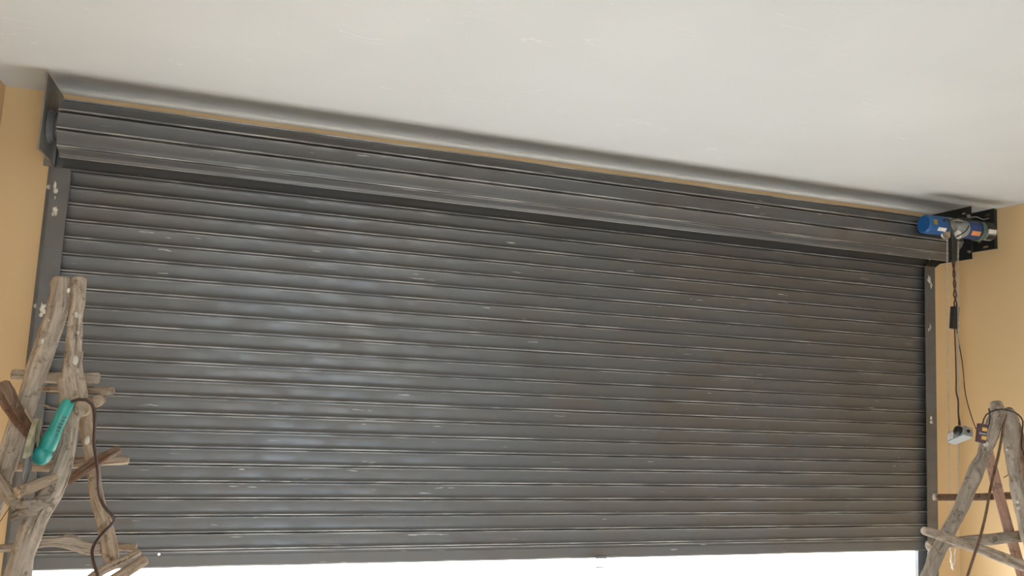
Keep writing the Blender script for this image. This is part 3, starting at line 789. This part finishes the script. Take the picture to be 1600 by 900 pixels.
stick(ra, 'leg', [(4.2353, -1.1200, 1.5858, 0.0226), (4.2498, -1.1200, 1.5416, 0.0331), (4.2387, -1.1300, 1.4383, 0.0344), (4.2478, -1.1300, 1.3502, 0.0298), (4.2525, -1.1400, 1.2549, 0.0282), (4.2684, -1.1500, 1.1491, 0.0296), (4.2877, -1.1600, 1.0356, 0.0294), (4.3068, -1.1700, 0.9232, 0.0293)], 'bark4', 0.2, True, 14, ((.15, .5, .008),))
stick(ra, 'leg', [(4.3725, -1.0200, 1.5551, 0.0249), (4.4186, -1.0100, 1.4633, 0.0281), (4.4759, -0.9900, 1.3391, 0.0267), (4.5336, -0.9700, 1.2136, 0.0269), (4.5991, -0.9500, 1.0557, 0.0270)], 'bark3', 0.18, True)
bm = bmesh.new()
BP = [(4.1472, -1.0600, 1.4721), (4.1943, -1.0600, 1.3182), (4.2474, -1.0550, 1.1699), (4.2970, -1.0500, 1.0389), (4.3840, -1.0450, 0.8186)]
bd = []
d = (Vector(BP[-1]) - Vector(BP[0])).normalized()
foot = Vector(BP[-1]) + d * (-(Vector(BP[-1]).z) / d.z)
sweep(bm, [(*BP[0], .030), (*BP[1], .031), (*BP[2], .031), (*BP[3], .031), (*BP[4], .032), (*(foot + Vector((0, 0, .012))), .032)], seg=4, step=.08, rough=0.0, seed=2.3)
uvl = bm.loops.layers.uv.verify()
o = link('board', bm, M['board'], ra, label='flat reddish sawn board')
stick(ra, 'rung', [(3.9196, -1.0000, 1.1641, 0.0164), (4.0654, -1.0000, 1.1644, 0.0166), (4.2628, -1.0000, 1.1678, 0.0169), (4.4666, -1.0000, 1.1744, 0.0187), (4.5711, -1.0000, 1.1778, 0.0189)], 'bark3', 0.1)
stick(ra, 'rung', [(3.7736, -1.1000, 0.9660, 0.0214), (3.8612, -1.1000, 0.9730, 0.0201), (3.9647, -1.0900, 0.9808, 0.0204), (4.1277, -1.0800, 0.9851, 0.0251), (4.2959, -1.0700, 0.9927, 0.0256), (4.4569, -1.0700, 0.9995, 0.0259)], 'bark4', 0.14)
stick(ra, 'rung', [(3.5454, -1.3000, 1.0717, 0.0160), (3.6026, -1.3000, 1.0581, 0.0201), (3.7500, -1.2900, 1.0176, 0.0203), (3.9194, -1.2800, 0.9729, 0.0221), (4.0573, -1.2700, 0.9303, 0.0238), (4.2173, -1.2600, 0.8835, 0.0241)], 'bark', 0.12)
bm = bmesh.new(); blob(bm, Vector((3.9159, -1.0000, 1.1699)), 0.015, (0.8, 0.7, 1.3), 3.0, 2, 0.9); link('plaster_lump', bm, M['rag'], ra, smooth=True)
for q, r in (((4.0017, -1.2050, 1.4277), .013), ((4.2157, -1.1750, 1.1702), .009), ((4.2187, -1.1750, 1.1416), .010), ((4.1690, -1.1650, 1.4018), .007)):
    bm = bmesh.new(); blob(bm, Vector(q), r, (1.2, 0.35, 0.9), r * 777, 2, 0.3)
    link('paint_splash', bm, M['plaster'], ra, smooth=True)
link_tube('tie_wire', [(4.0267, -1.2000, 1.5879, 0.0029), (4.0333, -1.2000, 1.5536, 0.0029), (4.0286, -1.2000, 1.5191, 0.0029), (4.0088, -1.2000, 1.4814, 0.0026)], M['blackplastic'], ra, seg=6)
link_tube('tie_wire', [(4.2565, -1.0700, 1.2667, 0.0018), (4.2649, -1.0800, 1.2740, 0.0018), (4.2537, -1.1000, 1.2881, 0.0018), (4.2228, -1.1300, 1.3059, 0.0018)], M['cablebrown'], ra, seg=6)
link_tube('rope', [(4.1406, -1.1900, 1.5624, 0.0053), (4.1121, -1.2000, 1.5130, 0.0052), (4.0831, -1.2100, 1.4413, 0.0055), (4.0391, -1.2300, 1.3714, 0.0057), (3.9765, -1.2600, 1.2958, 0.0056), (3.9069, -1.3000, 1.2213, 0.0055), (3.8532, -1.3300, 1.1509, 0.0054), (3.7966, -1.3500, 1.0547, 0.0054), (3.7416, -1.3700, 0.9896, 0.0053), (3.6768, -1.3900, 0.9012, 0.0052)], M['bark3'], ra, to_floor=True, seg=8, step=.02)
